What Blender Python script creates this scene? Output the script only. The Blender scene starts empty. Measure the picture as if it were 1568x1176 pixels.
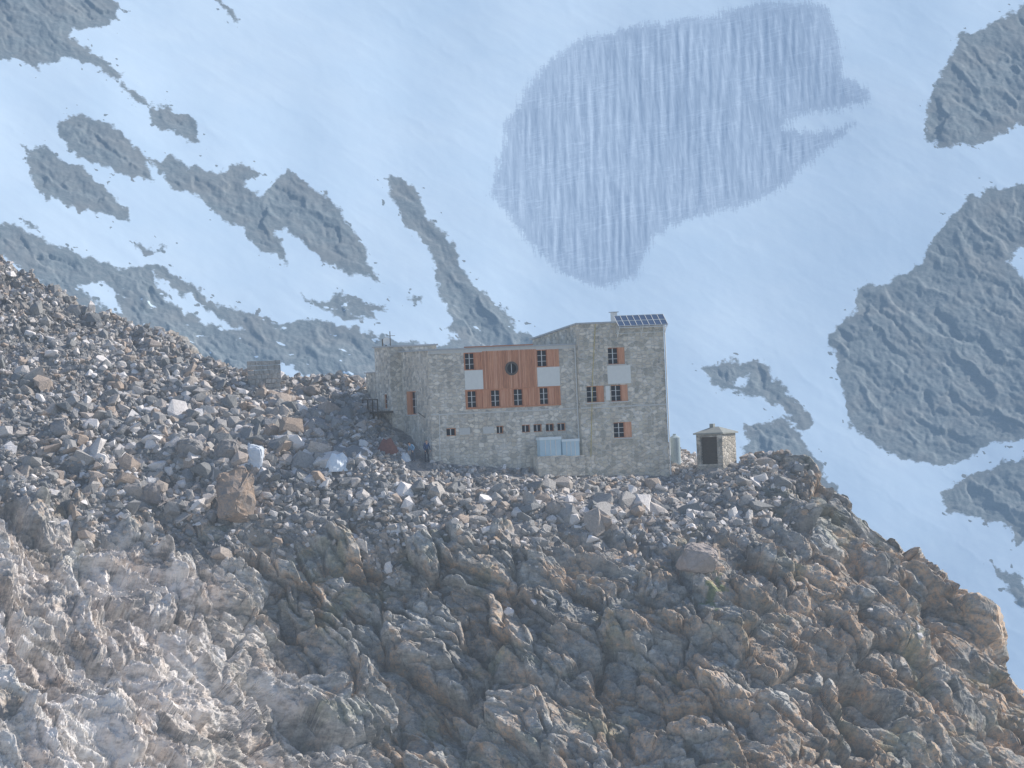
import bpy, bmesh, math, random
import numpy as np
from mathutils import Vector, Matrix
random.seed(5); rng=np.random.default_rng(7)
TH=math.radians(2.5); CT,ST=math.cos(TH),math.sin(TH); CAMD=400.0
def P(px,py,y):
    dx=(px-784)/20.0; dy=(588-py)/20.0; s=(CAMD+y)/CAMD
    return (dx*CT+dy*ST)*s, y+0*px, (-dx*ST+dy*CT)*s
def proj(X,Y,Z):
    s=CAMD/(CAMD+Y); a=X*s; b=Z*s
    return (a*CT-b*ST)*20+784, 588-(a*ST+b*CT)*20
# ---------- noise
def hsh(ix,iy,seed):
    h=(ix.astype(np.int64)*374761393+iy.astype(np.int64)*668265263+seed*144269504)&0xffffffff
    h=((h^(h>>13))*1274126177)&0xffffffff
    h=((h^(h>>15))*2246822519)&0xffffffff
    return h^(h>>16)
def perlin(x,y,seed=0):
    ix=np.floor(x); iy=np.floor(y); fx=x-ix; fy=y-iy; ix=ix.astype(np.int64); iy=iy.astype(np.int64)
    u=fx*fx*fx*(fx*(fx*6-15)+10); v=fy*fy*fy*(fy*(fy*6-15)+10)
    def g(i,j):
        a=(hsh(ix+i,iy+j,seed)&4095)*(2*math.pi/4096)
        return np.cos(a)*(fx-i)+np.sin(a)*(fy-j)
    n0=g(0,0)*(1-u)+g(1,0)*u; n1=g(0,1)*(1-u)+g(1,1)*u
    return (n0*(1-v)+n1*v)*1.5
def fbm(x,y,o=4,seed=0,gain=.5):
    r=0;a=1;f=1
    for i in range(o):
        r=r+a*perlin(x*f+i*17.3,y*f-i*9.1,seed+i); a*=gain; f*=2.03
    return r
def ridged(x,y,o=4,seed=0,gain=.5):
    r=0;a=1;f=1
    for i in range(o):
        n=1-np.abs(perlin(x*f+i*7.7,y*f+i*3.1,seed+i))*1.6; r=r+a*n*n; a*=gain; f*=2.07
    return r-1.0
def worley(x,y,seed,tilt=1.0):
    ix=np.floor(x).astype(np.int64); iy=np.floor(y).astype(np.int64)
    b1=np.full(x.shape,9.0); b2=np.full(x.shape,9.0); bh=np.zeros(x.shape,np.int64); bx=np.zeros(x.shape); by=np.zeros(x.shape)
    for i in (-1,0,1):
        for j in (-1,0,1):
            h=hsh(ix+i,iy+j,seed)
            dx=x-(ix+i+(h&1023)/1023.0); dy=y-(iy+j+((h>>10)&1023)/1023.0)
            d=np.sqrt(dx*dx+dy*dy); m=d<b1
            b2=np.where(m,b1,np.minimum(b2,d)); b1=np.where(m,d,b1)
            bh=np.where(m,h,bh); bx=np.where(m,dx,bx); by=np.where(m,dy,by)
    h2=hsh(bh,bh>>7,seed+5)
    off=(h2&1023)/1023.0-.5; tx=((h2>>10)&1023)/1023.0-.5; ty=((h2>>20)&1023)/1023.0-.5
    worley.off=off
    return off+tilt*2*(tx*bx+ty*by), b2-b1
def sstep(a,b,x):
    t=np.clip((x-a)/(b-a),0,1); return t*t*(3-2*t)
# ---------- mesh helpers
def link(o,parent=None):
    bpy.context.scene.collection.objects.link(o)
    if parent: o.parent=parent
    return o
def mkmesh(name,V,F,mat=None,smooth=False,parent=None,attrs=None):
    me=bpy.data.meshes.new(name); V=np.asarray(V,np.float32); F=np.asarray(F,np.int32); k=F.shape[1]
    me.vertices.add(len(V)); me.vertices.foreach_set('co',V.ravel())
    me.loops.add(F.size); me.loops.foreach_set('vertex_index',F.ravel())
    me.polygons.add(len(F)); me.polygons.foreach_set('loop_start',np.arange(0,F.size,k,dtype=np.int32))
    try: me.polygons.foreach_set('loop_total',np.full(len(F),k,np.int32))
    except Exception: pass
    me.polygons.foreach_set('use_smooth',np.full(len(F),smooth,bool))
    if attrs:
        for n,a in attrs.items():
            at=me.attributes.new(n,'FLOAT','POINT'); at.data.foreach_set('value',np.asarray(a,np.float32).ravel())
    me.update(calc_edges=True); me.validate()
    if mat: me.materials.append(mat)
    return link(bpy.data.objects.new(name,me),parent)
def gridfaces(nr,nc):
    i=np.arange(nr*nc).reshape(nr,nc)
    return np.stack([i[:-1,:-1],i[1:,:-1],i[1:,1:],i[:-1,1:]],-1).reshape(-1,4)
def gnormal(X,Y,Z):
    a=np.stack([np.gradient(A,axis=1) for A in (X,Y,Z)],-1); b=np.stack([np.gradient(A,axis=0) for A in (X,Y,Z)],-1)
    n=np.cross(b,a); n/=np.linalg.norm(n,axis=-1,keepdims=True)+1e-9
    return n
# ---------- material helper
class M:
    def __init__(s,name,rough=.9,haze_glow=0.0,glow_col=(.55,.67,.84)):
        s.m=bpy.data.materials.new(name); s.m.use_nodes=True; s.t=s.m.node_tree; s.b=s.t.nodes['Principled BSDF']
        s.m.cycles.emission_sampling='NONE'
        s.b.inputs['Roughness'].default_value=rough; s.b.inputs['Specular IOR Level'].default_value=.15
        if haze_glow>0:
            s.b.inputs['Emission Color'].default_value=(*glow_col,1); s.b.inputs['Emission Strength'].default_value=haze_glow  # surfaces glow faintly to imitate haze; no real atmosphere in the scene
    def n(s,ty,ins=None,**kw):
        nd=s.t.nodes.new(ty)
        for k,v in kw.items(): setattr(nd,k,v)
        for k,v in (ins or {}).items():
            if isinstance(v,bpy.types.NodeSocket): s.t.links.new(v,nd.inputs[k])
            else: nd.inputs[k].default_value=v
        return nd
    def coord(s,scale=(1,1,1),rot=(0,0,0)):
        c=s.n('ShaderNodeTexCoord'); mp=s.n('ShaderNodeMapping',{'Vector':c.outputs['Object'],'Scale':scale,'Rotation':rot}); return mp.outputs[0]
    def noise(s,vec,scale,detail=5,rough=.6,dist=0):
        return s.n('ShaderNodeTexNoise',{'Vector':vec,'Scale':scale,'Detail':detail,'Roughness':rough,'Distortion':dist}).outputs['Fac']
    def ramp(s,fac,stops):
        r=s.n('ShaderNodeValToRGB',{'Fac':fac}); e=r.color_ramp.elements
        while len(e)<len(stops): e.new(.5)
        for el,(p,c) in zip(e,stops):
            el.position=p; el.color=(c,c,c,1) if isinstance(c,(int,float)) else (*c,1)
        return r.outputs[0]
    def mix(s,f,a,b,mode='MIX'):
        nd=s.n('ShaderNodeMix',data_type='RGBA',blend_type=mode)
        for k,v in ((0,f),(6,a),(7,b)):
            if isinstance(v,bpy.types.NodeSocket): s.t.links.new(v,nd.inputs[k])
            else: nd.inputs[k].default_value=v if k==0 else (*v,1)
        return nd.outputs[2]
    def math(s,op,a,b=0.0,c=None):
        d={0:a,1:b}
        if c is not None: d[2]=c
        return s.n('ShaderNodeMath',d,operation=op).outputs[0]
    def attr(s,n): return s.n('ShaderNodeAttribute',attribute_name=n).outputs['Fac']
    def col(s,c):
        if isinstance(c,bpy.types.NodeSocket): s.t.links.new(c,s.b.inputs['Base Color'])
        else: s.b.inputs['Base Color'].default_value=(*c,1)
        return s
    def bump(s,h,strength=.5,dist=.1):
        b=s.n('ShaderNodeBump',{'Height':h,'Strength':strength,'Distance':dist}); s.t.links.new(b.outputs[0],s.b.inputs['Normal']); return s
HAZE_GLOW=.07  # foreground emission strength: imitates airlight and lifts the shade
def simple(name,c,rough=.8,var=.25,scale=4,haze_glow=HAZE_GLOW,metal=0):
    m=M(name,rough,haze_glow); v=m.coord(); n=m.noise(v,scale,3)
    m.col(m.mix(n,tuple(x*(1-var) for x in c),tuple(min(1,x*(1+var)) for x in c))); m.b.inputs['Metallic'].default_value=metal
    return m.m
# --- cliff material
def cliff_mat():
    m=M('cliff_rock',.95,HAZE_GLOW); v=m.coord(); vs=m.coord((.55,.8,1.6),(0,math.radians(-45),0))
    n1=m.noise(v,.30,5,.65,.6); n2=m.noise(vs,1.3,7,.75); n3=m.noise(v,.16,4,.6,1); n4=m.noise(v,9,3,.7); nl=m.noise(v,2.2,8,.8)
    base=m.mix(m.ramp(n2,[(.36,0.),(.64,1.)]),(.21,.22,.22),(.46,.45,.425))
    och=m.mix(n4,(.40,.26,.165),(.58,.42,.29))
    n1=m.math('ADD',n1,m.attr('och'))
    base=m.mix(m.math('MULTIPLY',m.ramp(n1,[(.47,0.),(.60,1.)]),m.ramp(nl,[(.44,.08),(.55,.85)])),base,och)
    base=m.mix(m.ramp(n3,[(.54,0.),(.68,.5)]),base,(.24,.26,.17))
    base=m.mix(m.attr('sunlit_pale'),base,m.mix(m.ramp(n2,[(.36,0.),(.56,1.)]),(.42,.39,.37),(.82,.75,.69)))  # sunlight painted in: lighter rock colour over the sunlit lower left
    base=m.mix(m.attr('grass'),base,(.08,.15,.045))
    base=m.mix(m.attr('rub'),base,m.mix(n4,(.20,.205,.21),(.42,.40,.385)))
    fv=m.math('MULTIPLY_ADD',m.attr('cell'),.30,.5)
    base=m.mix(.8,base,fv,'OVERLAY')
    base=m.mix(.6,base,m.ramp(nl,[(.33,.2),(.67,.75)]),'OVERLAY')
    m.col(base)
    h=m.math('ADD',m.noise(vs,2.6,9,.78),m.math('MULTIPLY',m.noise(v,7,5,.8),.3))
    m.bump(h,.85,.14)
    return m.m
def rubble_mat():
    m=M('rubble_rock',.95,HAZE_GLOW); v=m.coord(); g=m.n('ShaderNodeNewGeometry'); r=g.outputs['Random Per Island']
    c=m.ramp(r,[(0,(.21,.22,.225)),(.25,(.31,.31,.31)),(.5,(.42,.40,.38)),(.66,(.40,.32,.26)),(.82,(.56,.53,.51)),(1,(.80,.77,.76))])
    n=m.noise(v,7,4,.7); c=m.mix(.6,c,m.ramp(n,[(.3,.3),(.7,.72)]),'OVERLAY')
    m.col(c); m.bump(n,.6,.12); return m.m
def mountain_mat():
    m=M('snow_and_rock',.85,.25,(.38,.56,.80)); v=m.coord()  # stronger blue surface glow stands in for distance haze
    sd=m.attr('sd'); ice=m.attr('ice')
    nf=m.noise(v,.9,4,.7); nm=m.noise(v,.07,4,.6); nb=m.noise(v,.02,3,.5)
    mask=m.math('ADD',sd,m.math('MULTIPLY',m.math('SUBTRACT',nf,.5),10.0))
    mask=m.ramp(m.math('MULTIPLY_ADD',mask,.14,.5),[(.25,0.),(.75,1.)])
    rv=m.coord((1,1,1),(0,math.radians(-35),0))
    sn=m.n('ShaderNodeMapping',{'Vector':rv,'Scale':(.03,.03,.5)}).outputs[0]
    st=m.noise(sn,1.0,4,.6)
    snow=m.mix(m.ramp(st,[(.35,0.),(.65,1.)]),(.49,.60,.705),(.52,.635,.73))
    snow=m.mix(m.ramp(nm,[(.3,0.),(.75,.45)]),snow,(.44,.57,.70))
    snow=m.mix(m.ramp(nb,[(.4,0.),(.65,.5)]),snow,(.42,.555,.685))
    sv=m.n('ShaderNodeMapping',{'Vector':v,'Scale':(1.3,.045,.045)}).outputs[0]
    rv2=m.coord((1,1,1),(0,math.radians(14),0))
    sv2=m.n('ShaderNodeMapping',{'Vector':rv2,'Scale':(.05,.5,1.3)}).outputs[0]
    s1=m.noise(sv,1,7,.78,.5); s2=m.noise(sv2,1,5,.7,1.2)
    ic=m.mix(m.ramp(s1,[(.38,0.),(.62,1.)]),(.20,.275,.385),(.35,.44,.555))
    ic=m.mix(m.math('MULTIPLY',m.ramp(s2,[(.5,0.),(.58,.5)]),m.ramp(nm,[(.42,0.),(.55,1.)])),ic,(.42,.515,.63))
    im=m.math('ADD',ice,m.math('MULTIPLY',m.math('SUBTRACT',s1,.5),55.0))
    im=m.math('ADD',im,m.math('MULTIPLY',m.math('SUBTRACT',nf,.5),20.0))
    im=m.ramp(m.math('MULTIPLY_ADD',im,.08,.5),[(.25,0.),(.8,.85)])
    snow=m.mix(im,snow,ic)
    rs=m.n('ShaderNodeMapping',{'Vector':rv,'Scale':(.35,.5,1.1)}).outputs[0]
    rk=m.mix(m.ramp(m.noise(rs,.8,8,.8),[(.35,0.),(.65,1.)]),(.10,.135,.155),(.20,.225,.235))
    rk=m.mix(m.ramp(nm,[(.45,0.),(.65,.5)]),rk,(.19,.19,.185))
    m.col(m.mix(mask,snow,rk))
    m.bump(m.noise(rs,1.2,8,.8),m.math('MULTIPLY_ADD',mask,.3,.03),1.0)
    return m.m
def masonry(name,c1,c2,c3,scale=2.6,mort=(.54,.52,.48)):
    m=M(name,.9,HAZE_GLOW*1.2); v=m.coord((1,1,1.35)); nz=m.n('ShaderNodeTexNoise',{'Vector':v,'Scale':1.5,'Detail':2.0}).outputs['Color']
    vv=m.mix(.12,(0,0,0),nz,'MIX')
    add=m.n('ShaderNodeVectorMath',{0:v,1:vv},operation='ADD').outputs[0]
    a=m.n('ShaderNodeTexVoronoi',{'Vector':add,'Scale':scale,'Randomness':.85},feature='F1')
    e=m.n('ShaderNodeTexVoronoi',{'Vector':add,'Scale':scale,'Randomness':.85},feature='DISTANCE_TO_EDGE').outputs['Distance']
    sep=m.n('ShaderNodeSeparateColor',{0:a.outputs['Color']}).outputs[0]
    c=m.ramp(sep,[(0,c1),(.45,c2),(.8,c3),(1,tuple(x*1.2 for x in c3))])
    big=m.noise(m.coord(),.5,4,.6)
    c=m.mix(m.ramp(e,[(.02,1.),(.09,0.)]),c,mort)
    c=m.mix(.5,c,m.ramp(big,[(.3,.36),(.7,.66)]),'OVERLAY')
    stn=m.noise(m.coord((1.6,1.6,.18)),1,5,.7)
    c=m.mix(.4,c,m.ramp(stn,[(.35,.32),(.6,.6)]),'OVERLAY')
    c=m.mix(.35,c,m.ramp(m.noise(v,16,4,.7),[(.3,.3),(.7,.7)]),'OVERLAY')
    m.col(c); m.bump(m.ramp(e,[(0,0.),(.15,1.)]),.8,.06); return m.m
STONE=masonry('stone_masonry',(.36,.35,.32),(.57,.52,.44),(.66,.61,.53))
STONE2=masonry('stone_masonry_tower',(.34,.33,.29),(.54,.49,.40),(.63,.575,.49))
STONE3=masonry('stone_masonry_shed',(.22,.22,.20),(.36,.33,.28),(.46,.43,.38),3.0,(.36,.34,.31))
def wood_mat():
    m=M('larch_planks',.75,HAZE_GLOW*1.05); r=m.n('ShaderNodeNewGeometry').outputs['Random Per Island']
    c=m.ramp(r,[(0,(.46,.20,.11)),(.5,(.58,.27,.15)),(1,(.66,.35,.22))])
    n=m.noise(m.coord((6,6,.7)),2,4,.6); m.col(m.mix(.6,c,m.ramp(n,[(.3,.28),(.7,.65)]),'OVERLAY')); return m.m
WOOD=wood_mat()
GLASS=simple('window_glass',(.035,.045,.06),.15,.1,haze_glow=.05); WHITE=simple('white_panel',(.72,.73,.70),.6,.08)
METAL=simple('roof_sheet',(.42,.44,.46),.5,.15); RED=simple('red_trim',(.42,.19,.12),.7,.2); CONC=simple('concrete_band',(.56,.56,.54),.85,.15)
DARK=simple('dark_timber',(.10,.09,.08),.8,.3); PIPE=simple('pipe',(.66,.67,.66),.5,.1); CABLE=simple('cable',(.50,.42,.2),.6,.1)
BLUEP=simple('pale_blue_plastic',(.46,.60,.68),.45,.12); TANKM=simple('tank_plastic',(.30,.38,.43),.6,.2)
# ---------- foreground terrain
def curve(pts):
    a=np.array(pts,float); return lambda x:(np.interp(x,a[:,0],a[:,1]),np.interp(x,a[:,0],a[:,2]))
B=curve([(-300,250,30),(0,396,26),(50,420,25),(150,475,22),(250,515,19),(345,562,16),(440,582,14),(560,582,14),(620,610,15),(700,640,16),(900,650,16),(1020,680,14),(1060,702,12),(1135,716,10),(1160,702,8),(1210,694,6),(1240,700,4),(1265,728,3),(1300,752,2),(1340,800,1),(1390,832,0),(1430,880,-1),(1490,922,-2),(1505,965,-3),(1520,1000,-3),(1568,1048,-4),(1850,1300,-10)])
C=curve([(-300,560,4),(0,620,2),(200,665,0),(400,700,-2),(560,712,-3),(660,722,-2),(760,728,0),(900,737,2.5),(1030,738,5),(1100,718,6),(1150,732,3),(1250,770,-1),(1400,880,-4),(1568,1090,-7),(1850,1340,-14)])
D=curve([(-300,760,-14),(0,785,-15),(250,850,-12),(550,850,-10),(900,850,-10),(1100,850,-10),(1250,840,-7),(1400,940,-8),(1568,1130,-10),(1850,1380,-17)])
E=curve([(-300,960,-44),(0,980,-40),(250,1000,-30),(420,1010,-18),(600,1010,-16),(900,1010,-19),(1150,1010,-20),(1400,1050,-15),(1568,1200,-14),(1850,1460,-22)])
F=curve([(-300,1250,-76),(0,1250,-70),(300,1250,-56),(450,1250,-36),(600,1250,-27),(900,1250,-31),(1200,1250,-33),(1400,1260,-28),(1568,1340,-20),(1850,1540,-28)])
cols=np.linspace(-260,1840,1320)
def row(f): a=f(cols); return np.stack(a,-1)
b=row(B); A=b+np.array([110,16]); A2=b+np.array([900,90]); f_=row(F); G=f_+np.array([1500,-60])
ctrl=[A2,A,b,row(C),row(D),row(E),f_,G]; cnt=[12,40,175,125,165,225,24]
rows=[]; par=[]
for k in range(len(ctrl)-1):
    p0=ctrl[max(k-1,0)];p1=ctrl[k];p2=ctrl[k+1];p3=ctrl[min(k+2,len(ctrl)-1)]
    if k in(0,1): m1=(p2-p1);m2=(p2-p1)*.6
    elif k==2: m1=(p2-p1)*.9; m2=(p3-p1)/2
    elif k==6: m1=(p1-p0); m2=p2-p1
    elif k==5: m1=(p2-p0)/2; m2=p2-p1
    else: m1=(p2-p0)/2; m2=(p3-p1)/2
    for i in range(cnt[k]+(1 if k==6 else 0)):
        t=i/cnt[k]; t2=t*t;t3=t2*t
        rows.append((2*t3-3*t2+1)*p1+(t3-2*t2+t)*m1+(-2*t3+3*t2)*p2+(t3-t2)*m2); par.append(k+t)
R=np.array(rows); par=np.array(par)[:,None]+0*cols[None]
PX=np.broadcast_to(cols[None],R.shape[:2]); PY=R[...,0]; Yd=R[...,1]
X,Y,Z=P(PX,PY,Yd); N=gnormal(X,Y,Z)
if N[300,600,1]>0: N=-N
q=-.75*Z-.65*Y
wx=X+.8*fbm(X/6,q/6,3,11)+.12*fbm(X/.7,q/.7,2,13); wq=q+.8*fbm(X/6,q/6,3,23)+.12*fbm(X/.7,q/.7,2,14)
an=math.radians(48); a_=wx*math.cos(an)+wq*math.sin(an); c_=-wx*math.sin(an)+wq*math.cos(an)
rub=sstep(1.85,2.0,par)*(1-sstep(3.72,4.0,par+.35*fbm(X/4,q/4,3,5)))
rub*=1-sstep(1130,1240,PX+40*fbm(X/4,q/4,3,6))
left=(1-sstep(290,470,PX-(PY-900)*.35+80*fbm(X/5,q/5,4,77)))*sstep(3.7,4.2,par+.25*fbm(X/3,q/3,3,9))
cl=1-rub*.85
w0,e0=worley(a_/9,c_/4.2,7,.9); w1,e1=worley(a_/4.6,c_/2.1,1,1.1); o1=worley.off; w2,e2=worley(a_/2.0+3,c_/.95,2,1.1); o2=worley.off; w3,e3=worley(a_/.9,c_/.5,3,1.); o3=worley.off
wL,eL=worley(a_/7.5+9,c_/1.9+4,17,1.0)
rd=ridged(a_/12,c_/3.4,3,31,.4)
disp=cl*(1.0*fbm(X/16,q/16,2,40)+.5*rd+1.5*w0+(1.15-.5*left)*w1+(.44-.12*left)*w2+(.16-.05*left)*w3-.7*np.exp(-e0*22)-.4*np.exp(-e1*20)-.12*np.exp(-e2*14))+.04*fbm(X/.4,q/.4,3,50,.7)
disp+=cl*left*(1.15*wL+1.0*ridged(a_/14,c_/3.6,2,35,.45)+.25*ridged(a_/3,c_/.6,3,36,.6))
disp+=rub*(.4*fbm(X/4,q/4,4,60)+.18*w3)
near=np.exp(-(((PX-850)/330)**2))*sstep(1.5,2.0,par)*(1-sstep(3.0,3.4,par)); disp*=1-.7*near
disp*=sstep(.2,2.0,par)*.75+.25
X=X+N[...,0]*disp; Y=Y+N[...,1]*disp; Z=Z+N[...,2]*disp
qx,qy=proj(X,Y,Z)
grass=sstep(.1,.5,fbm(X/.8,q/.8,3,90)-((qx-1088)/32)**2-((qy-905)/35)**2+.5)
och=.055*sstep(500,1300,qx)*sstep(740,900,qy)-.06*left
sunlit_pale=left*(.62+.38*sstep(-.3,.4,fbm(a_/9,c_/3,3,190)))  # patchy mask where sunlight is put into the rock colour
CL=cliff_mat()
mkmesh('rocky_ridge_terrain',np.stack([X,Y,Z],-1).reshape(-1,3),gridfaces(*X.shape),CL,False,attrs={'sunlit_pale':sunlit_pale,'rub':rub*.8,'grass':grass*.6,'och':och,'cell':o1*.7+o2*.8+o3*.7})
def Gd(px,py):
    m=np.where((par>1.98),(qx-px)**2+(qy-py)**2,1e9); i=np.argmin(m); return Vector((X.flat[i],Y.flat[i],Z.flat[i]))
# ---------- rocks
def hullrock(seed,npts=16,flat=.7):
    r=random.Random(seed); bm=bmesh.new()
    for i in range(npts):
        v=Vector((r.gauss(0,1),r.gauss(0,1),r.gauss(0,1))).normalized()
        v=Vector([math.copysign(abs(c)**.75,c) for c in v])*r.uniform(.8,1.1); v.z*=flat; v.y*=r.uniform(.8,1)
        bm.verts.new(v)
    bmesh.ops.convex_hull(bm,input=bm.verts)
    for v in [v for v in bm.verts if not v.link_faces]: bm.verts.remove(v)
    bmesh.ops.triangulate(bm,faces=bm.faces); bm.verts.index_update()
    V=np.array([v.co[:] for v in bm.verts]); Fs=np.array([[v.index for v in f.verts] for f in bm.faces]); bm.free(); return V,Fs
variants=[hullrock(i,random.choice([10,13,16,20]),random.uniform(.5,.85)) for i in range(28)]
def scatter(name,idx,size,mat,sink=.25):
    n=len(idx); pos=np.stack([X.flat[idx],Y.flat[idx],Z.flat[idx]],-1); var=rng.integers(0,len(variants),n)
    an=rng.uniform(0,2*math.pi,(n,3)); an[:,0]=rng.normal(0,.5,n); an[:,1]=rng.normal(0,.5,n)
    ca,sa=np.cos(an),np.sin(an); o=np.zeros(n); e=np.ones(n)
    Rx=np.array([[e,o,o],[o,ca[:,0],-sa[:,0]],[o,sa[:,0],ca[:,0]]]).transpose(2,0,1)
    Ry=np.array([[ca[:,1],o,sa[:,1]],[o,e,o],[-sa[:,1],o,ca[:,1]]]).transpose(2,0,1)
    Rz=np.array([[ca[:,2],-sa[:,2],o],[sa[:,2],ca[:,2],o],[o,o,e]]).transpose(2,0,1)
    Rm=Rz@Ry@Rx; sc=size[:,None]*rng.uniform(.7,1.3,(n,3)); pos[:,2]+=size*sink
    VV=[];FF=[];off=0
    for k,(v,f) in enumerate(variants):
        s=np.where(var==k)[0]
        if not len(s): continue
        w=np.einsum('nij,nkj->nki',Rm[s],v[None]*sc[s][:,None,:])+pos[s][:,None,:]
        VV.append(w.reshape(-1,3)); FF.append((f[None]+(np.arange(len(s))*len(v))[:,None,None]).reshape(-1,3)+off); off+=len(s)*len(v)
    mkmesh(name,np.concatenate(VV),np.concatenate(FF),mat)
RM=rubble_mat()
hx,hy,hz=P(663.,715.,0.); c20,s20=math.cos(math.radians(20)),math.sin(math.radians(20))
lx=(X-hx)*c20+Y*s20; ly=-(X-hx)*s20+Y*c20
hutmask=((lx>-1.2)&(lx<12.3)&(ly>-.35)&(ly<12))|((lx>11.5)&(lx<19.9)&(ly>-.9)&(ly<11))|((qx>1062)&(qx<1138)&(Y>5.2))
hutmask|=(np.abs(qx-642)<20)&(np.abs(qy-712)<16)
wt=(rub*(par>1.9)*(~hutmask)).ravel().astype(float); wt/=wt.sum()
ids=rng.choice(len(wt),20000,p=wt,replace=False)
sz=np.exp(rng.normal(math.log(.155),.58,len(ids)))
pyv=qy.flat[ids]; pxv=qx.flat[ids]
sz*=1+.8*np.exp(-((pxv-330)/230)**2-((pyv-690)/90)**2)+.45*np.exp(-((pxv-870)/220)**2-((pyv-800)/40)**2); sz=np.clip(sz,.06,1.15)
sz=np.where((pxv>560)&(pxv<1140)&(pyv<745),np.minimum(sz,.3),sz)
scatter('boulder_field',ids,sz,RM)
wt=((1-rub)*(par>3.3)*(par<4.6)*(1-left*.9)).ravel().astype(float); wt/=wt.sum()
ids=rng.choice(len(wt),400,p=wt,replace=False); scatter('loose_rocks',ids,np.clip(np.exp(rng.normal(math.log(.14),.5,len(ids))),.06,.5),RM,.1)
from mathutils import noise as mn
def boulder(name,px,py,w,d,h,mat,seed,npts=24,up=.36,rz=0,tilt=0):
    r=random.Random(seed); bm=bmesh.new()
    for i in range(npts):
        v=Vector((r.gauss(0,1),r.gauss(0,1),r.gauss(0,1))).normalized()
        v=Vector([math.copysign(abs(c)**.6,c) for c in v])*r.uniform(.8,1.0)
        bm.verts.new((v.x*w/2*(1-.18*max(v.z,0)),v.y*d/2,v.z*h/2))
    bmesh.ops.convex_hull(bm,input=bm.verts)
    for v in [v for v in bm.verts if not v.link_faces]: bm.verts.remove(v)
    bmesh.ops.bevel(bm,geom=bm.edges[:],offset=.1,segments=2,affect='EDGES')
    bmesh.ops.triangulate(bm,faces=bm.faces); bmesh.ops.subdivide_edges(bm,edges=bm.edges[:],cuts=3,use_grid_fill=True)
    bm.normal_update()
    offs=[v.normal*(.22*mn.noise(v.co*1.1+Vector((seed,0,0)))+.12*mn.noise(v.co*3.3)) for v in bm.verts]
    for vv,o_ in zip(bm.verts,offs): vv.co+=o_
    me=bpy.data.meshes.new(name); bm.to_mesh(me); bm.free(); me.materials.append(mat); o=link(bpy.data.objects.new(name,me))
    o.location=Gd(px,py)+Vector((0,0,h*up)); o.rotation_euler=(0,tilt,rz); return o
def rockm(n,c1,c2):
    m=M(n,.9,HAZE_GLOW); v=m.coord(); nn=m.noise(v,1.1,8,.8,.5); m.col(m.mix(m.ramp(nn,[(.38,0.),(.62,1.)]),c1,c2)); m.bump(m.noise(v,4,7,.75),1.,.2); return m.m
boulder('boulder',358,803,4.0,3.2,5.0,rockm('ochre_boulder',(.30,.28,.27),(.52,.38,.28)),74,22,.4,.7,.1)
boulder('boulder',1068,880,3.5,2.6,2.7,rockm('pink_boulder',(.38,.34,.32),(.55,.48,.45)),8,16,.45,.3,.1)
boulder('boulder',290,700,2.6,2.2,2.0,rockm('grey_boulder',(.26,.27,.28),(.42,.40,.39)),12)
boulder('boulder',350,705,2.4,2.0,2.0,rockm('grey_boulder_b',(.27,.27,.28),(.42,.39,.37)),19,14)
boulder('boulder',90,665,2.2,1.8,1.5,rockm('grey_boulder_c',(.3,.3,.31),(.48,.46,.45)),22,14)
boulder('boulder',475,610,1.9,1.5,1.3,rockm('grey_boulder_d',(.3,.27,.25),(.44,.39,.36)),27,14)
boulder('boulder',236,770,2.6,2.0,2.0,rockm('grey_boulder_e',(.27,.26,.27),(.42,.38,.36)),41,14)
boulder('boulder',850,790,2.0,1.6,1.5,rockm('grey_boulder_f',(.36,.33,.31),(.52,.48,.45)),45,14)
boulder('white_boulder',391,722,1.7,1.3,2.4,simple('white_rock',(.60,.65,.72),.8,.2),31,14,.4)
# ---------- boxes
class Parts:
    def __init__(s): s.V=[];s.F=[]
    def box(s,x0,x1,y0,y1,z0,z1):
        n=len(s.V); s.V+=[(x,y,z) for z in(z0,z1) for y in(y0,y1) for x in(x0,x1)]
        s.F+=[[n+i for i in f] for f in((0,2,3,1),(4,5,7,6),(0,1,5,4),(2,6,7,3),(0,4,6,2),(1,3,7,5))]
    def quad(s,a,b,c,d): n=len(s.V); s.V+=[a,b,c,d]; s.F.append([n,n+1,n+2,n+3])
    def done(s,name,mat,parent):
        if s.V: return mkmesh(name,s.V,s.F,mat,False,parent)
def rod(p,a,b,r,k=6):
    a=Vector(a);b=Vector(b);d=(b-a).normalized(); u=d.orthogonal().normalized(); w=d.cross(u); ra=[];rb=[]
    for i in range(k):
        t=2*math.pi*i/k; o=(u*math.cos(t)+w*math.sin(t))*r; ra.append(tuple(a+o)); rb.append(tuple(b+o))
    for i in range(k): j=(i+1)%k; p.quad(ra[i],ra[j],rb[j],rb[i])
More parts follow.
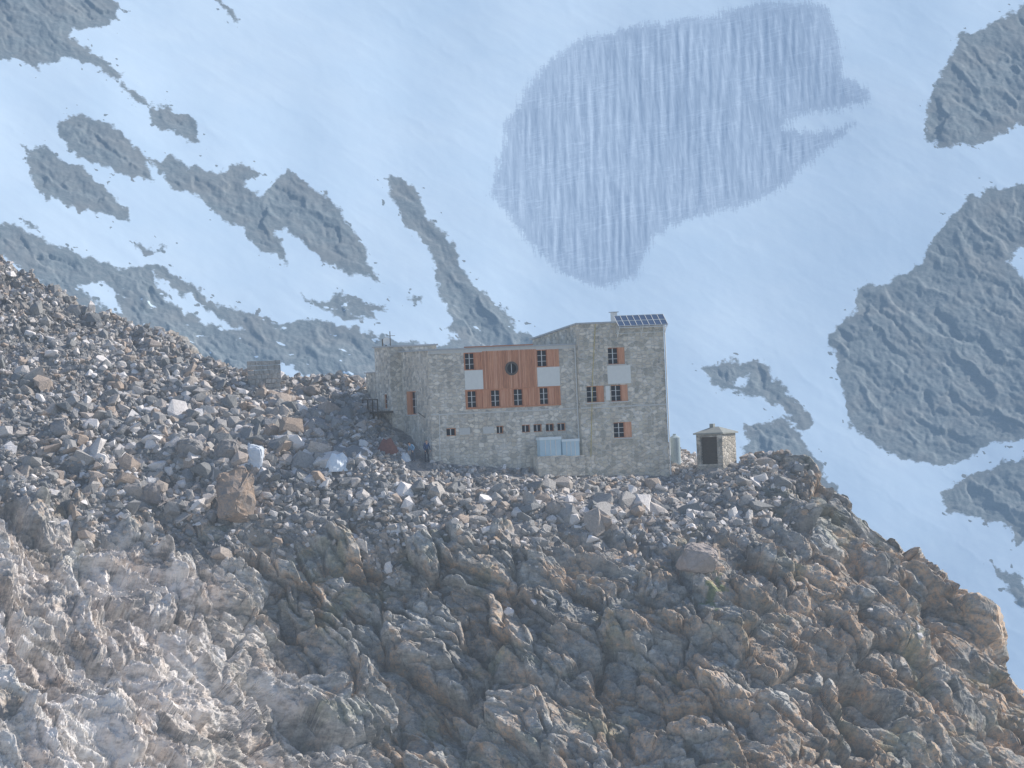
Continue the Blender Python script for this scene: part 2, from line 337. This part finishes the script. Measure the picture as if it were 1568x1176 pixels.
# ---------- hut
hut=link(bpy.data.objects.new('stone_mountain_hut',None)); hut.location=(hx,0,hz); hut.rotation_euler=(0,0,math.radians(20))
def L(px,py):
    dx=px-663;dy=715-py; return (dx*CT+dy*ST)/18.79,(-dx*ST+dy*CT)/20
st,st2,gl,wd,wh,rf,rd_,cn,pp,cb,dk=[Parts() for _ in range(11)]
def wall(p,axis,pos,nd,u0,u1,z0,z1,holes,rev=.3):
    us=sorted({u0,u1,*[h[0] for h in holes],*[h[2] for h in holes]}); zs=sorted({z0,z1,*[h[1] for h in holes],*[h[3] for h in holes]})
    def pt(u,d,z): return (u,pos+nd*d,z) if axis=='x' else (pos+nd*d,u,z)
    for a,b_ in zip(us,us[1:]):
        for c,d in zip(zs,zs[1:]):
            cu,cz=(a+b_)/2,(c+d)/2
            if any(h[0]<cu<h[2] and h[1]<cz<h[3] for h in holes): continue
            p.quad(pt(a,0,c),pt(b_,0,c),pt(b_,0,d),pt(a,0,d))
    for h in holes:
        a,c,b_,d=h
        for e,f in(((a,c),(b_,c)),((b_,c),(b_,d)),((b_,d),(a,d)),((a,d),(a,c))):
            p.quad(pt(e[0],0,e[1]),pt(f[0],0,f[1]),pt(f[0],-rev,f[1]),pt(e[0],-rev,e[1]))
def fb(p,axis,pos,nd,u0,u1,d0,d1,z0,z1):
    a,b_=sorted((pos+nd*d0,pos+nd*d1))
    if axis=='x': p.box(u0,u1,a,b_,z0,z1)
    else: p.box(a,b_,u0,u1,z0,z1)
def window(axis,pos,nd,u0,z0,u1,z1,shut='R',sill=True):
    us=u1-(u1-u0)*.36 if shut else u1
    fb(gl,axis,pos,nd,u0,us,-.29,-.22,z0,z1)
    t=.055
    fr=wd
    fb(fr,axis,pos,nd,u0,u0+t,-.22,-.15,z0,z1); fb(fr,axis,pos,nd,us-t,us,-.22,-.15,z0,z1)
    fb(fr,axis,pos,nd,u0+t,us-t,-.22,-.15,z0,z0+t); fb(fr,axis,pos,nd,u0+t,us-t,-.22,-.15,z1-t,z1)
    cu=(u0+us)/2; fb(pp,axis,pos,nd,cu-.03,cu+.03,-.22,-.17,z0+t,z1-t)
    h=z1-z0
    if h>.8:
        for k in(1,2): fb(pp,axis,pos,nd,u0+t,us-t,-.22,-.18,z0+h*k/3-.018,z0+h*k/3+.018)
    if shut:
        fb(wd,axis,pos,nd,us,u1,-.16,-.04,z0,z1)
    if sill: fb(cn,axis,pos,nd,u0-.08,u1+.08,0.002,.09,z0-.09,z0-.002)
W=12.1; TW=19.25; WT=8.85; TT=10.45; ZB=-5
r1=(7.3,8.62); r2=(4.38,5.7)
def ux(px,py): return L(px,py)[0]
wa=(ux(712,553),ux(736,553)); wb=(ux(823,550),ux(848,549))
wood0,wood1=ux(712,590),ux(858,590)
rows2=[(ux(c-11,611),ux(c+12,611)) for c in(727,763,798,838)]
zoneL=(wood0-.02,r2[0]-.1,wood1+.02,r1[1]+.08)
low=[(ux(c-w/2,660),ux(c+w/2,660)) for c,w in((691,15),(766,11),(806,13),(824,13),(843,13),(861,13))]
holes=[zoneL]+[(a,2.3,b_,2.9) for a,b_ in low]
wall(st,'x',0,-1,0,W,ZB,WT,holes,.3)
for a,b_ in low: window('x',0,-1,a,2.3,b_,2.9,None,False)
for c in(711,748):
    u=ux(c,660); cn.box(u-.45,u+.45,-.03,.0,2.35,2.88)
def planks(u0,u1,z0,z1,y=-.03,w=.16):
    n=max(1,round((u1-u0)/w))
    for i in range(n):
        a=u0+(u1-u0)*i/n; b_=u0+(u1-u0)*(i+1)/n
        wd.box(a+.008,b_-.008,y-random.uniform(0,.012),.2,z0,z1)
zl=zoneL
mu0,mu1=wa[1]+.12,wb[0]-.08
cu,cz,cr=ux(783,564),L(783,564)[1],.5
pn=30
for i in range(pn):
    a=mu0+(mu1-mu0)*i/pn; b_=mu0+(mu1-mu0)*(i+1)/pn; m_=(a+b_)/2; dd=abs(m_-cu)
    yy=-.03-random.uniform(0,.012)
    if dd<cr:
        hh=math.sqrt(cr*cr-dd*dd); wd.box(a+.008,b_-.008,yy,.2,r2[1]+.08,cz-hh); wd.box(a+.008,b_-.008,yy,.2,cz+hh,zl[3])
    else: wd.box(a+.008,b_-.008,yy,.2,r2[1]+.08,zl[3])
for i in range(28):
    t0=2*math.pi*i/28; t1=2*math.pi*(i+1)/28
    f=lambda t,r,y:(cu+r*math.cos(t),y,cz+r*math.sin(t))
    dk.quad(f(t0,cr-.13,-.09),f(t1,cr-.13,-.09),f(t1,cr+.03,-.09),f(t0,cr+.03,-.09)); dk.quad(f(t0,cr+.03,-.09),f(t1,cr+.03,-.09),f(t1,cr+.03,0),f(t0,cr+.03,0))
    gl.quad((cu,.12,cz),f(t0,cr,.12),f(t1,cr,.12),(cu,.12,cz+1e-4))
pp.box(cu-.02,cu+.02,-.02,.02,cz-cr+.1,cz+cr-.1)
for a,b_ in(wa,wb): window('x',0,-1,a,r1[0],b_,r1[1],'R',False)
planks(zl[0],wa[0],r1[0],r1[1]) if wa[0]-zl[0]>.1 else None
planks(wb[1],zl[2],r1[0],r1[1]) if zl[2]-wb[1]>.1 else None
planks(wa[1],mu0,r1[0],r1[1]); planks(mu1,wb[0],r1[0],r1[1],w=.08)
for a,b_ in((zl[0],mu0),(mu1,zl[2])):
    wd.box(a,b_,-.02,.2,r1[1],zl[3]-.001); wh.box(a+.01,b_-.01,-.045,.2,r2[1]+.09,r1[0]-.03)
    wd.box(a,b_,-.03,.2,r1[0]-.03,r1[0])
wd.box(zl[0],zl[2],-.05,.2,r2[1],r2[1]+.08); wd.box(zl[0],zl[2],-.05,.2,zl[1],r2[0])
last=zl[0]
for a,b_ in rows2:
    if a-last>.05: planks(last,a,r2[0],r2[1])
    window('x',0,-1,a,r2[0],b_,r2[1],'R',False); last=b_
if zl[2]-last>.05: planks(last,zl[2],r2[0],r2[1])
cn.box(0,W-.0,-.025,.0,3.93,4.03)
lw=(3.2,4.05,5.6,5.85)
wall(st,'y',0,-1,0,6.6,ZB,WT+.05,[lw],.3)
window('y',0,-1,lw[0],lw[1],lw[2],lw[3],'R',True)
st.quad((0,9.9,ZB),(W,9.9,ZB),(W,9.9,WT),(0,9.9,WT))
ax=-.9
wall(st,'x',6.6,-1,ax,0,ZB,WT+.5,[],.3); wall(st,'y',ax,-1,6.6,10.2,ZB,WT+.5,[(7.6,4.6,8.5,5.7)],.3)
window('y',ax,-1,7.6,4.6,8.5,5.7,None,True)
st.box(ax+.01,2.5,10.2,12.6,ZB,7.4)
st.quad((ax,10.2,ZB),(3,10.2,ZB),(3,10.2,WT+.5),(ax,10.2,WT+.5)); st.quad((3,6.6,WT),(3,10.2,WT),(3,10.2,WT+.5),(3,6.6,WT+.5)); st.quad((0,6.6,WT),(3,6.6,WT),(3,6.6,WT+.5),(0,6.6,WT+.5))
rf.box(ax-.12,3.1,6.45,10.35,WT+.5,WT+.62); rf.box(ax-.1,2.6,10.36,12.7,7.4,7.5)
dk.box(ax-1.3,ax-.003,6.2,10.0,4.25,4.4)
for yy in(6.3,7.5,8.7,9.9): dk.box(ax-1.28,ax-1.2,yy-.04,yy+.04,4.4,5.3); dk.box(ax-1.28,ax-1.16,yy-.06,yy+.06,ZB+6,4.25)
dk.box(ax-1.3,ax-1.22,6.2,10,5.3,5.38)
rf.box(-.15,W-.003,-.15,10,WT+.05,WT+.16); cn.box(-.02,W-.003,-.03,.0,WT-.22,WT+.05)
rd_.box(ux(712,530),ux(815,528),-.2,.3,WT+.162,WT+.25)
ty=-.5; tb=9.6; zt2=9.5
twr1=(ux(934,545)-.25,ux(960,545)-.25); tw2a=(ux(900,604)-.2,ux(927,604)-.2); tw2b=(ux(938,603)-.2,ux(964,603)-.2); tw3=(ux(942,659)-.2,ux(970,659)-.2)
th=[(twr1[0],7.25,twr1[1],8.55),(tw2a[0],4.38,tw2a[1],5.65),(tw2b[0],4.38,tw2b[1],5.65),(tw3[0],1.55,tw3[1],2.75)]
wall(st2,'x',ty,-1,W,TW,ZB,TT,th,.3)
for h in th: window('x',ty,-1,*h,'R',True)
wh.box(twr1[0]-.12,twr1[1]+.42,ty-.04,ty+.01,5.75,7.15); wh.box(tw2a[1]+.12,tw2b[0]-.12,ty-.035,ty+.01,4.5,5.6)
cn.box(W,TW,ty-.03,ty-.0,3.93,4.03)
st2.quad((W,ty,ZB),(W,tb,ZB),(W,tb,zt2),(W,ty,TT)); st2.quad((TW,ty,ZB),(TW,tb,ZB),(TW,tb,zt2),(TW,ty,TT)); st2.quad((W,tb,ZB),(TW,tb,ZB),(TW,tb,zt2),(W,tb,zt2))
def slope(p,x0,x1,y0,z0,y1,z1,t):
    n=len(p.V); p.V+=[(x0,y0,z0),(x1,y0,z0),(x1,y1,z1),(x0,y1,z1),(x0,y0,z0+t),(x1,y0,z0+t),(x1,y1,z1+t),(x0,y1,z1+t)]
    p.F+=[[n+i for i in f] for f in((0,1,2,3),(4,5,6,7),(0,1,5,4),(1,2,6,5),(2,3,7,6),(3,0,4,7))]
slope(rf,W-.18,TW+.2,ty-.18,TT+.012,tb+.2,zt2-.01,.12)
sp=Parts(); fr=Parts(); s0,s1=15.3,TW+.15
slope(sp,s0,s1,ty-.62,TT-.3,ty+.35,TT+.5,.05)
for i in range(9):
    u=s0+(s1-s0)*i/8; slope(fr,u-.02,u+.02,ty-.64,TT-.295,ty+.36,TT+.53,.055)
for k in(0,.5,1):
    yy=ty-.62+.97*k; zz=TT-.3+.8*k; fr.box(s0-.02,s1+.02,yy-.02,yy+.02,zz+.03,zz+.075)
for u in(s0+.1,(s0+s1)/2,s1-.1):
    rod(fr,(u,ty-.6,TT-.28),(u,ty-.02,TT-1.1),.035); rod(fr,(u,ty-.02,TT-1.1),(u,ty-.02,TT-.2),.03)
fr.box(s0,s1,ty-.62,ty-.56,TT-.42,TT-.36); fr.box(s0,s1,ty-.06,ty-.01,TT-.85,TT-.80)
sm=M('solar_cells',.2,HAZE_GLOW); sm.col((.06,.10,.18)); sp.done('solar_panel',sm.m,hut); fr.done('solar_panel_frame',PIPE,hut)
pp.box(16.1,16.5,2.2,2.6,TT-.2,TT+.85); rf.box(16.0,16.6,2.1,2.7,TT+.85,TT+.92)
rod(cb,(13.6,ty-.04,TT),(13.2,ty-.04,6.5),.03); rod(cb,(13.2,ty-.04,6.5),(12.75,ty-.04,.2),.03)
rod(pp,(TW+.08,ty-.05,TT-.1),(TW+.08,ty-.05,-1.5),.05); rod(pp,(W-.1,-.08,WT),(W-.1,-.08,0),.05)
rod(pp,(.7,-.07,4),(.55,-.07,.2),.03); rod(dk,(-.6,1.2,4.2),(-.05,1.2,3.8),.03)
rod(dk,(-.3,8.,WT+.6),(-.3,8.,WT+1.75),.035); rod(dk,(-.3,9.9,WT+.6),(-.3,9.9,WT+1.2),.05); rod(dk,(-.6,8,WT+1.4),(.1,8,WT+1.4),.02)
for i in range(12):
    t0,t1=math.pi*2*i/12,math.pi*2*(i+1)/12; c=(-.3,9.0,WT+1.0); pp.quad(c,(c[0]+.3*math.cos(t0),8.9,c[2]+.3*math.sin(t0)),(c[0]+.3*math.cos(t1),8.9,c[2]+.3*math.sin(t1)),c[:2]+(c[2]+1e-4,))
dk.box(-.35,-.25,9.0,9.1,WT+.6,WT+1.0)
for p,n,m_ in((st,'walls',STONE),(st2,'tower_walls',STONE2),(gl,'window_glass',GLASS),(wd,'timber_cladding',WOOD),(wh,'white_panels',WHITE),(rf,'roof',METAL),(rd_,'roof_trim',RED),(cn,'string_course',CONC),(pp,'pipes_and_mullions',PIPE),(cb,'cable',CABLE),(dk,'balcony_and_mast',DARK)): p.done(n,m_,hut)
def tub(px0,px1,pyb,pyt,y,name='plastic_storage_box'):
    o=link(bpy.data.objects.new(name,None)); x,yy,z=P((px0+px1)/2.,float(pyb),y); o.location=(x,yy,z); o.rotation_euler=(0,0,math.radians(20))
    w=(px1-px0)/18.8/2; h=(pyb-pyt)/20; b_=Parts(); b_.box(-w,w,-.35,.35,-.25,h*.82); b_.done('body',BLUEP,o)
    l=Parts(); l.box(-w-.05,w+.05,-.4,.4,h*.82+.002,h); l.done('lid',simple('box_lid',(.68,.76,.80),.5,.1),o)
    r=Parts()
    for k in(-.5,0,.5): r.box(w*k-.03,w*k+.03,-.38,-.352,-.2,h*.8)
    r.done('ribs',PIPE,o)
    q_=Parts(); q_.box(-w-.3,w+.3,-.6,.5,-1.8,-.252); q_.done('stone_plinth',STONE,o)
tub(825,857,693,669,2.4); tub(859,885,693,672,3.1)
t=link(bpy.data.objects.new('water_tank',None)); tx,ty_,tz=P(1034.,695.,9.); t.location=(tx,ty_,tz); t.scale=(.85,.85,.85)
p=Parts(); rod(p,(0,0,-1),(0,0,1.5),.5,20)
for i in range(20):
    a0,a1=2*math.pi*i/20,2*math.pi*(i+1)/20; p.quad((.5*math.cos(a0),.5*math.sin(a0),1.5),(.5*math.cos(a1),.5*math.sin(a1),1.5),(.15*math.cos(a1),.15*math.sin(a1),1.72),(.15*math.cos(a0),.15*math.sin(a0),1.72))
rod(p,(0,0,1.7),(0,0,1.85),.16,12); p.done('tank_body',TANKM,t)
# ---------- shed
s=link(bpy.data.objects.new('stone_shed',None)); sx,sy,sz_=P(1098.,712.,7.); s.location=(sx,sy,sz_); s.rotation_euler=(0,0,math.radians(-30)); s.scale=(1.08,1.08,1.08)
p=Parts(); w,d,h=1.05,1.05,2.35
wall(p,'x',-d,-1,-w,w,-2,h,[(-.72,.1,.62,2.05)],.3); p.quad((-w,-d,-2),(-w,d,-2),(-w,d,h),(-w,-d,h)); p.quad((w,-d,-2),(w,d,-2),(w,d,h),(w,-d,h)); p.quad((-w,d,-2),(w,d,-2),(w,d,h),(-w,d,h)); p.done('walls',STONE3,s)
p=Parts(); p.box(-.72,.62,-d+.24,-d+.3,.1,2.05)
for i in range(9): p.box(-.7,.6,-d+.15,-d+.24,.2+i*.2,.28+i*.2)
p.done('louvred_door',DARK,s)
p=Parts(); e=.16; rz=h+.42
V=[(-w-e,-d-e,h),(w+e,-d-e,h),(w+e,d+e,h),(-w-e,d+e,h),(-w*.25,0,rz),(w*.25,0,rz)]
p.quad(V[0],V[1],V[5],V[4]);p.quad(V[2],V[3],V[4],V[5]);p.quad(V[1],V[2],V[5],V[5][:2]+(rz+1e-4,));p.quad(V[3],V[0],V[4],V[4][:2]+(rz+1e-4,)); p.quad(V[0],V[1],V[2],V[3]); p.box(-w-e,w+e,-d-e,d+e,h-.1,h-.002); p.box(-.4,-.1,-.15,.15,rz-.1,rz+.22)
p.done('roof',simple('shed_roof_slate',(.27,.29,.28),.8,.25),s)
# ---------- ruined wall
s=link(bpy.data.objects.new('dry_stone_wall',None)); g=Gd(405,592); s.location=g+Vector((0,0,.35)); s.rotation_euler=(0,0,math.radians(12))
p=Parts()
for k in range(7):
    z=-.8+k*.36; x=-1.25
    while x<1.15:
        wv=random.uniform(.3,.6); dd=random.uniform(0,.09); p.box(x,min(x+wv,1.25)-.03,-.55-dd,.6,z,z+.345-random.uniform(0,.04)); x+=wv
p.done('stones',rockm('wall_stone',(.36,.37,.36),(.66,.63,.59)),s)
# ---------- tarp bundle
def lump(name,px,py,w,h,d,mat,seed):
    n=24; V=[]
    for j in range(10):
        for i in range(n):
            t=2*math.pi*i/n; r=1-(j/9)**1.6*.62; k=1+.12*math.sin(3*t+seed)+.06*math.sin(7*t+j)
            V.append((w/2*r*k*math.cos(t),d/2*r*k*math.sin(t),h*(j/9)*(1+.15*math.sin(2*t+seed))-.2))
    V.append((0,0,h*.98-.15)); F=[[j*n+i,j*n+(i+1)%n,(j+1)*n+(i+1)%n,(j+1)*n+i] for j in range(9) for i in range(n)]
    me=bpy.data.meshes.new(name); me.from_pydata(V,[],F+[[9*n+i,9*n+(i+1)%n,10*n] for i in range(n)]); me.materials.append(mat)
    o=link(bpy.data.objects.new(name,me)); o.location=Gd(px,py)
lump('white_tarpaulin_bundle',517,718,2.1,1.25,1.6,simple('white_tarp',(.74,.80,.86),.6,.08),1.)
lump('tarpaulin_covered_woodpile',592,692,1.6,1.1,1.3,simple('rust_tarp',(.24,.12,.10),.7,.3),2.3)
lump('white_sack',621,706,.9,.7,.7,simple('white_sack_cloth',(.65,.68,.72),.7,.1),.5)
# ---------- people
def person(name,loc,rot,J,cols_):
    o=link(bpy.data.objects.new(name,None)); o.location=loc; o.rotation_euler=(0,0,rot)
    names=list(J); me=bpy.data.meshes.new('b'); ed=[(names.index(v[1]),i) for i,(k,v) in enumerate(J.items()) if v[1]]
    me.from_pydata([v[0] for v in J.values()],ed,[]); ob=link(bpy.data.objects.new('tmp',me))
    md=ob.modifiers.new('s','SKIN'); md.use_smooth_shade=True
    for i,v in enumerate(J.values()):
        me.skin_vertices[0].data[i].radius=(v[2],v[2]*.85)
    me.skin_vertices[0].data[0].use_root=True
    sb=ob.modifiers.new('u','SUBSURF'); sb.levels=2; sb.render_levels=2
    dg=bpy.context.evaluated_depsgraph_get(); m2=bpy.data.meshes.new_from_object(ob.evaluated_get(dg)); bpy.data.objects.remove(ob)
    for c in cols_: m2.materials.append(c)
    jp=[Vector(v[0]) for v in J.values()]; lab=[v[3] for v in J.values()]
    for f in m2.polygons:
        f.material_index=lab[min(range(len(jp)),key=lambda i:(jp[i]-f.center).length)]; f.use_smooth=True
    link(bpy.data.objects.new('body',m2),o); return o
def standing(bend=0.):
    def b(x,y,z):
        if z>.95:
            dz=z-.95; return (x,y-dz*math.sin(bend),.95+dz*math.cos(bend))
        return (x,y,z)
    J={'pelvis':((0,0,.95),None,.15,0),'waist':(b(0,0,1.1),'pelvis',.135,1),'chest':(b(0,0,1.32),'waist',.165,1),'neck':(b(0,0,1.48),'chest',.065,2),'head':(b(0,-.02,1.6),'neck',.10,2),'crown':(b(0,0,1.70),'head',.085,3)}
    for s,n in((-1,'L'),(1,'R')):
        J['sh'+n]=(b(s*.17,0,1.42),'chest',.075,1); J['el'+n]=(b(s*.26,-.02,1.14),'sh'+n,.052,1)
        e=b(s*.26,-.02,1.14); J['wr'+n]=((e[0]-s*.03,e[1]-.14,e[2]-.2),'el'+n,.036,1); J['ha'+n]=((e[0]-s*.04,e[1]-.18,e[2]-.28),'wr'+n,.04,2)
        for k,(fx,fl) in enumerate(((-.03,.08),(-.01,.095),(.012,.09),(.032,.07))):
            J['f%d'%k+n]=((e[0]-s*.04+fx,e[1]-.2,e[2]-.28-fl),'ha'+n,.009,2)
        J['th'+n]=((e[0]-s*.1,e[1]-.2,e[2]-.31),'ha'+n,.011,2)
        J['hip'+n]=((s*.1,0,.86),'pelvis',.10,0); J['kn'+n]=((s*.12,-.03,.48),'hip'+n,.07,0); J['an'+n]=((s*.13,.02,.09),'kn'+n,.048,0); J['to'+n]=((s*.15,-.17,.04),'an'+n,.042,3)
    return J
SK=simple('skin',(.5,.32,.24),.6,.05); HR=simple('dark_hair',(.04,.03,.025),.7,.1)
person('person',Gd(653,708)+Vector((0,0,.02)),.5,standing(.08),[simple('dark_trousers',(.04,.05,.07)),simple('navy_jacket',(.05,.09,.18)),SK,HR])
person('person',Gd(634,707)+Vector((0,0,.02)),-.7,standing(.75),[simple('grey_trousers',(.10,.12,.15)),simple('blue_jacket',(.16,.30,.46)),SK,HR])
# ---------- mountain background
def poly_sd(px,py,poly):
    x=np.full(px.shape,-60.0); P_=np.array(poly,float); lo=P_.min(0)-50; hi=P_.max(0)+50
    m=(px>lo[0])&(px<hi[0])&(py>lo[1])&(py<hi[1])
    if not m.any(): return x
    a=px[m]; b_=py[m]; d=np.full(a.shape,1e9); ins=np.zeros(a.shape,bool)
    for i in range(len(P_)):
        x0,y0=P_[i]; x1,y1=P_[(i+1)%len(P_)]; ex,ey=x1-x0,y1-y0; t=np.clip(((a-x0)*ex+(b_-y0)*ey)/(ex*ex+ey*ey+1e-9),0,1)
        d=np.minimum(d,(a-x0-t*ex)**2+(b_-y0-t*ey)**2)
        c=((y0>b_)!=(y1>b_))
        with np.errstate(divide='ignore',invalid='ignore'): xi=(x1-x0)*(b_-y0)/((y1-y0) if y1!=y0 else 1e-9)+x0
        ins^=c&(a<xi)
    x[m]=np.where(ins,np.sqrt(d),-np.sqrt(d)); return np.clip(x,-60,60)
rocks=[
[(-600,-500),(165,-500),(178,0),(183,30),(150,48),(112,45),(110,60),(150,85),(190,115),(185,125),(140,105),(100,95),(65,95),(60,108),(20,95),(-50,90),(-600,60)],
[(182,132),(212,143),(228,160),(200,160)],[(225,166),(262,161),(292,185),(308,218),(285,212),(252,197),(230,182)],
[(86,187),(125,176),(160,194),(200,220),(226,248),(232,282),(195,277),(160,256),(113,240),(95,210)],
[(36,224),(62,224),(100,255),(140,270),(175,300),(190,335),(196,348),(160,337),(115,318),(72,306),(48,270)],
[(228,248),(262,243),(285,264),(300,250),(322,268),(350,262),(385,257),(402,272),(376,290),(400,305),(418,275),(437,260),(470,280),(510,318),(550,365),(560,400),(580,428),(525,412),(478,385),(440,350),(418,352),(442,404),(398,386),(375,352),(330,328),(298,300),(270,290)],
[(588,274),(616,274),(640,300),(655,330),(680,362),(722,430),(792,490),(830,520),(900,560),(900,760),(600,760),(690,530),(678,510),(694,490),(672,452),(673,430),(655,380),(625,342),(602,308)],
[(-600,300),(0,346),(60,364),(130,394),(190,411),(240,403),(300,440),(360,471),(430,491),(500,489),(560,512),(600,520),(700,530),(800,530),(900,800),(-600,800)],
[(466,450),(500,459),(520,446),(560,465),(592,470),(562,477),(578,492),(530,489),(490,468)],[(623,457),(644,460),(635,469)],[(34,338),(62,347),(45,353)],[(210,371),(257,381),(225,387)],
[(318,-10),(345,12),(364,38),(345,26)],
[(1270,510),(1300,480),(1320,440),(1400,415),(1440,350),(1490,300),(1568,280),(2200,200),(2200,690),(1568,675),(1500,690),(1440,708),(1360,690),(1300,650),(1290,600),(1280,560)],
[(1413,222),(1425,150),(1445,100),(1470,60),(1540,25),(1590,-20),(2200,-300),(2200,150),(1568,188),(1490,222),(1450,228)],
[(1073,567),(1110,548),(1160,549),(1190,580),(1215,608),(1246,642),(1235,657),(1200,640),(1170,606),(1140,604),(1100,590)],
[(1138,652),(1200,643),(1230,662),(1262,720),(1310,820),(1150,820),(1140,690)],
[(1438,765),(1480,728),(1568,702),(2200,680),(2200,860),(1600,820),(1555,845),(1535,800),(1510,806),(1480,782),(1445,792)],
[(1520,868),(1545,878),(1570,905),(2200,1050),(2200,1300),(1700,1000),(1568,928),(1540,900)],
[(1620,950),(2200,1000),(2200,1600),(1700,1400)],
]
snows=[[(150,428),(176,450),(188,478),(150,464),(120,436)],[(232,418),(300,460),(372,502),(310,488),(255,450)],[(425,556),(470,575),(490,590),(440,590)],[(-100,375),(0,388),(65,430),(-100,430)],
[(1540,400),(1570,375),(1620,390),(1570,422)],[(1480,692),(1568,668),(1700,660),(1560,690),(1500,704)],[(1125,575),(1142,572),(1140,592),(1128,590)],[(1165,625),(1200,622),(1210,636),(1170,636)],[(540,480),(600,500),(560,498)],[(600,505),(660,490),(700,520),(640,522)]]
icep=[(758,270),(778,185),(828,100),(900,52),(980,36),(1080,24),(1170,4),(1265,14),(1285,75),(1292,122),(1330,140),(1335,165),(1225,178),(1195,189),(1240,203),(1305,192),(1240,250),(1185,298),(1125,318),(1065,335),(1005,362),(968,428),(925,440),(872,422),(822,388),(785,340),(752,300)]
mc=np.linspace(-480,2050,1240); mr=np.linspace(-330,1260,800)
MX,MY=np.meshgrid(mc,mr)
sc1=9*fbm(MX/45,MY/45,3,101)+4.5*fbm(MX/11,MY/11,3,103); sc2=8*fbm(MX/45,MY/45,3,111)+4.5*fbm(MX/11,MY/11,3,113)
wpx=MX+sc1; wpy=MY+sc2
sd=np.full(MX.shape,-60.0)
for r_ in rocks: sd=np.maximum(sd,poly_sd(wpx,wpy,r_))
for r_ in snows: sd=np.minimum(sd,-poly_sd(wpx,wpy,r_))
sdb=sd.copy()
spk=fbm(MX/16+MY/40,MY/9-MX/30,3,130)-.62
sd=np.maximum(sd,np.where((sd>-14)&(sd<0),spk*40-1.5-(-sd)*.3,-60))
spk2=fbm(MX/30+MY/80,MY/9-MX/40,3,140)-.72
sd=np.where((sd>0)&(MY>440)&(MX<900),np.minimum(sd,-spk2*40),sd)
ice=poly_sd(MX+.6*sc1,MY+.6*sc2,icep)
av=-((MX-784)/20*ST)/400+(588-MY)/8000.0
Dm=760/(.55-av)
Dm=Dm-60*((MX-900)/1300.0)**2
GX,GY,GZ=P(MX,MY,Dm-CAMD); n=np.array([0,-.48,.88])
rk=sstep(-2,24,sdb)
u=MX/20.; v=MY/20.
an=math.radians(35); ua=u*math.cos(an)+v*math.sin(an); va=-u*math.sin(an)+v*math.cos(an)
ua=ua+.5*fbm(u/2,v/2,3,260); va=va+.4*fbm(u/2,v/2,3,261)
wA,eA=worley(ua/3.6,va/1.3,201,.9); wB,eB=worley(ua/1.2,va/.5,202,.9)
dd=rk*(.05+.4*ridged(ua/7,va/2.5,4,210,.5)+.6*wA+.25*wB+.12*fbm(u/.4,v/.4,3,211,.7))+1.6*fbm(u/18,v/18,2,220)+(1-rk)*(.05*ridged(va/4,ua/40,3,230)+.02*fbm(u/1.5,v/1.5,3,231))
dd+=sstep(0,30,ice)*(.15*fbm(u/.5,v/6,4,240))
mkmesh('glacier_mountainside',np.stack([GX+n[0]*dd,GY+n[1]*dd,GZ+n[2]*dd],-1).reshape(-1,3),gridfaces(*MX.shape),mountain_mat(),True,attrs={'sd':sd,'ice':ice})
gm=simple('valley_rock',(.2,.22,.23),.9,.3,.01)
nn=60; gx=np.linspace(-9000,9000,nn); GXX,GYY=np.meshgrid(gx,gx); GZZ=-330+60*fbm(GXX/1500,GYY/1500,3,300)
mkmesh('valley_ground',np.stack([GXX,GYY,GZZ],-1).reshape(-1,3),gridfaces(nn,nn),gm,True)
# ---------- light
S=Vector((.74,.33,.56)).normalized(); el=math.asin(S.z); az=math.atan2(S.x,S.y)
sun=bpy.data.lights.new('sun','SUN'); sun.energy=5.0; sun.angle=math.radians(.5); sun.color=(1,.92,.82); so=link(bpy.data.objects.new('sun',sun)); so.rotation_euler=S.to_track_quat('Z','Y').to_euler(); so.location=(100,100,200)
w=bpy.data.worlds.new('World'); bpy.context.scene.world=w; w.use_nodes=True; nt=w.node_tree
sk=nt.nodes.new('ShaderNodeTexSky'); sk.sky_type='NISHITA'; sk.sun_disc=False; sk.sun_elevation=el; sk.sun_rotation=az; sk.altitude=1500; sk.dust_density=2.0
nt.links.new(sk.outputs[0],nt.nodes['Background'].inputs[0]); nt.nodes['Background'].inputs[1].default_value=.15
cam=bpy.data.cameras.new('camera'); cam.sensor_width=36; cam.lens=36*400/78.4; cam.clip_start=5; cam.clip_end=20000
co=link(bpy.data.objects.new('camera',cam)); co.location=(0,-CAMD,0); co.rotation_euler=(math.pi/2,TH,0)
sc=bpy.context.scene; sc.camera=co; sc.view_settings.view_transform='Standard'; sc.view_settings.look='None'; sc.view_settings.exposure=0
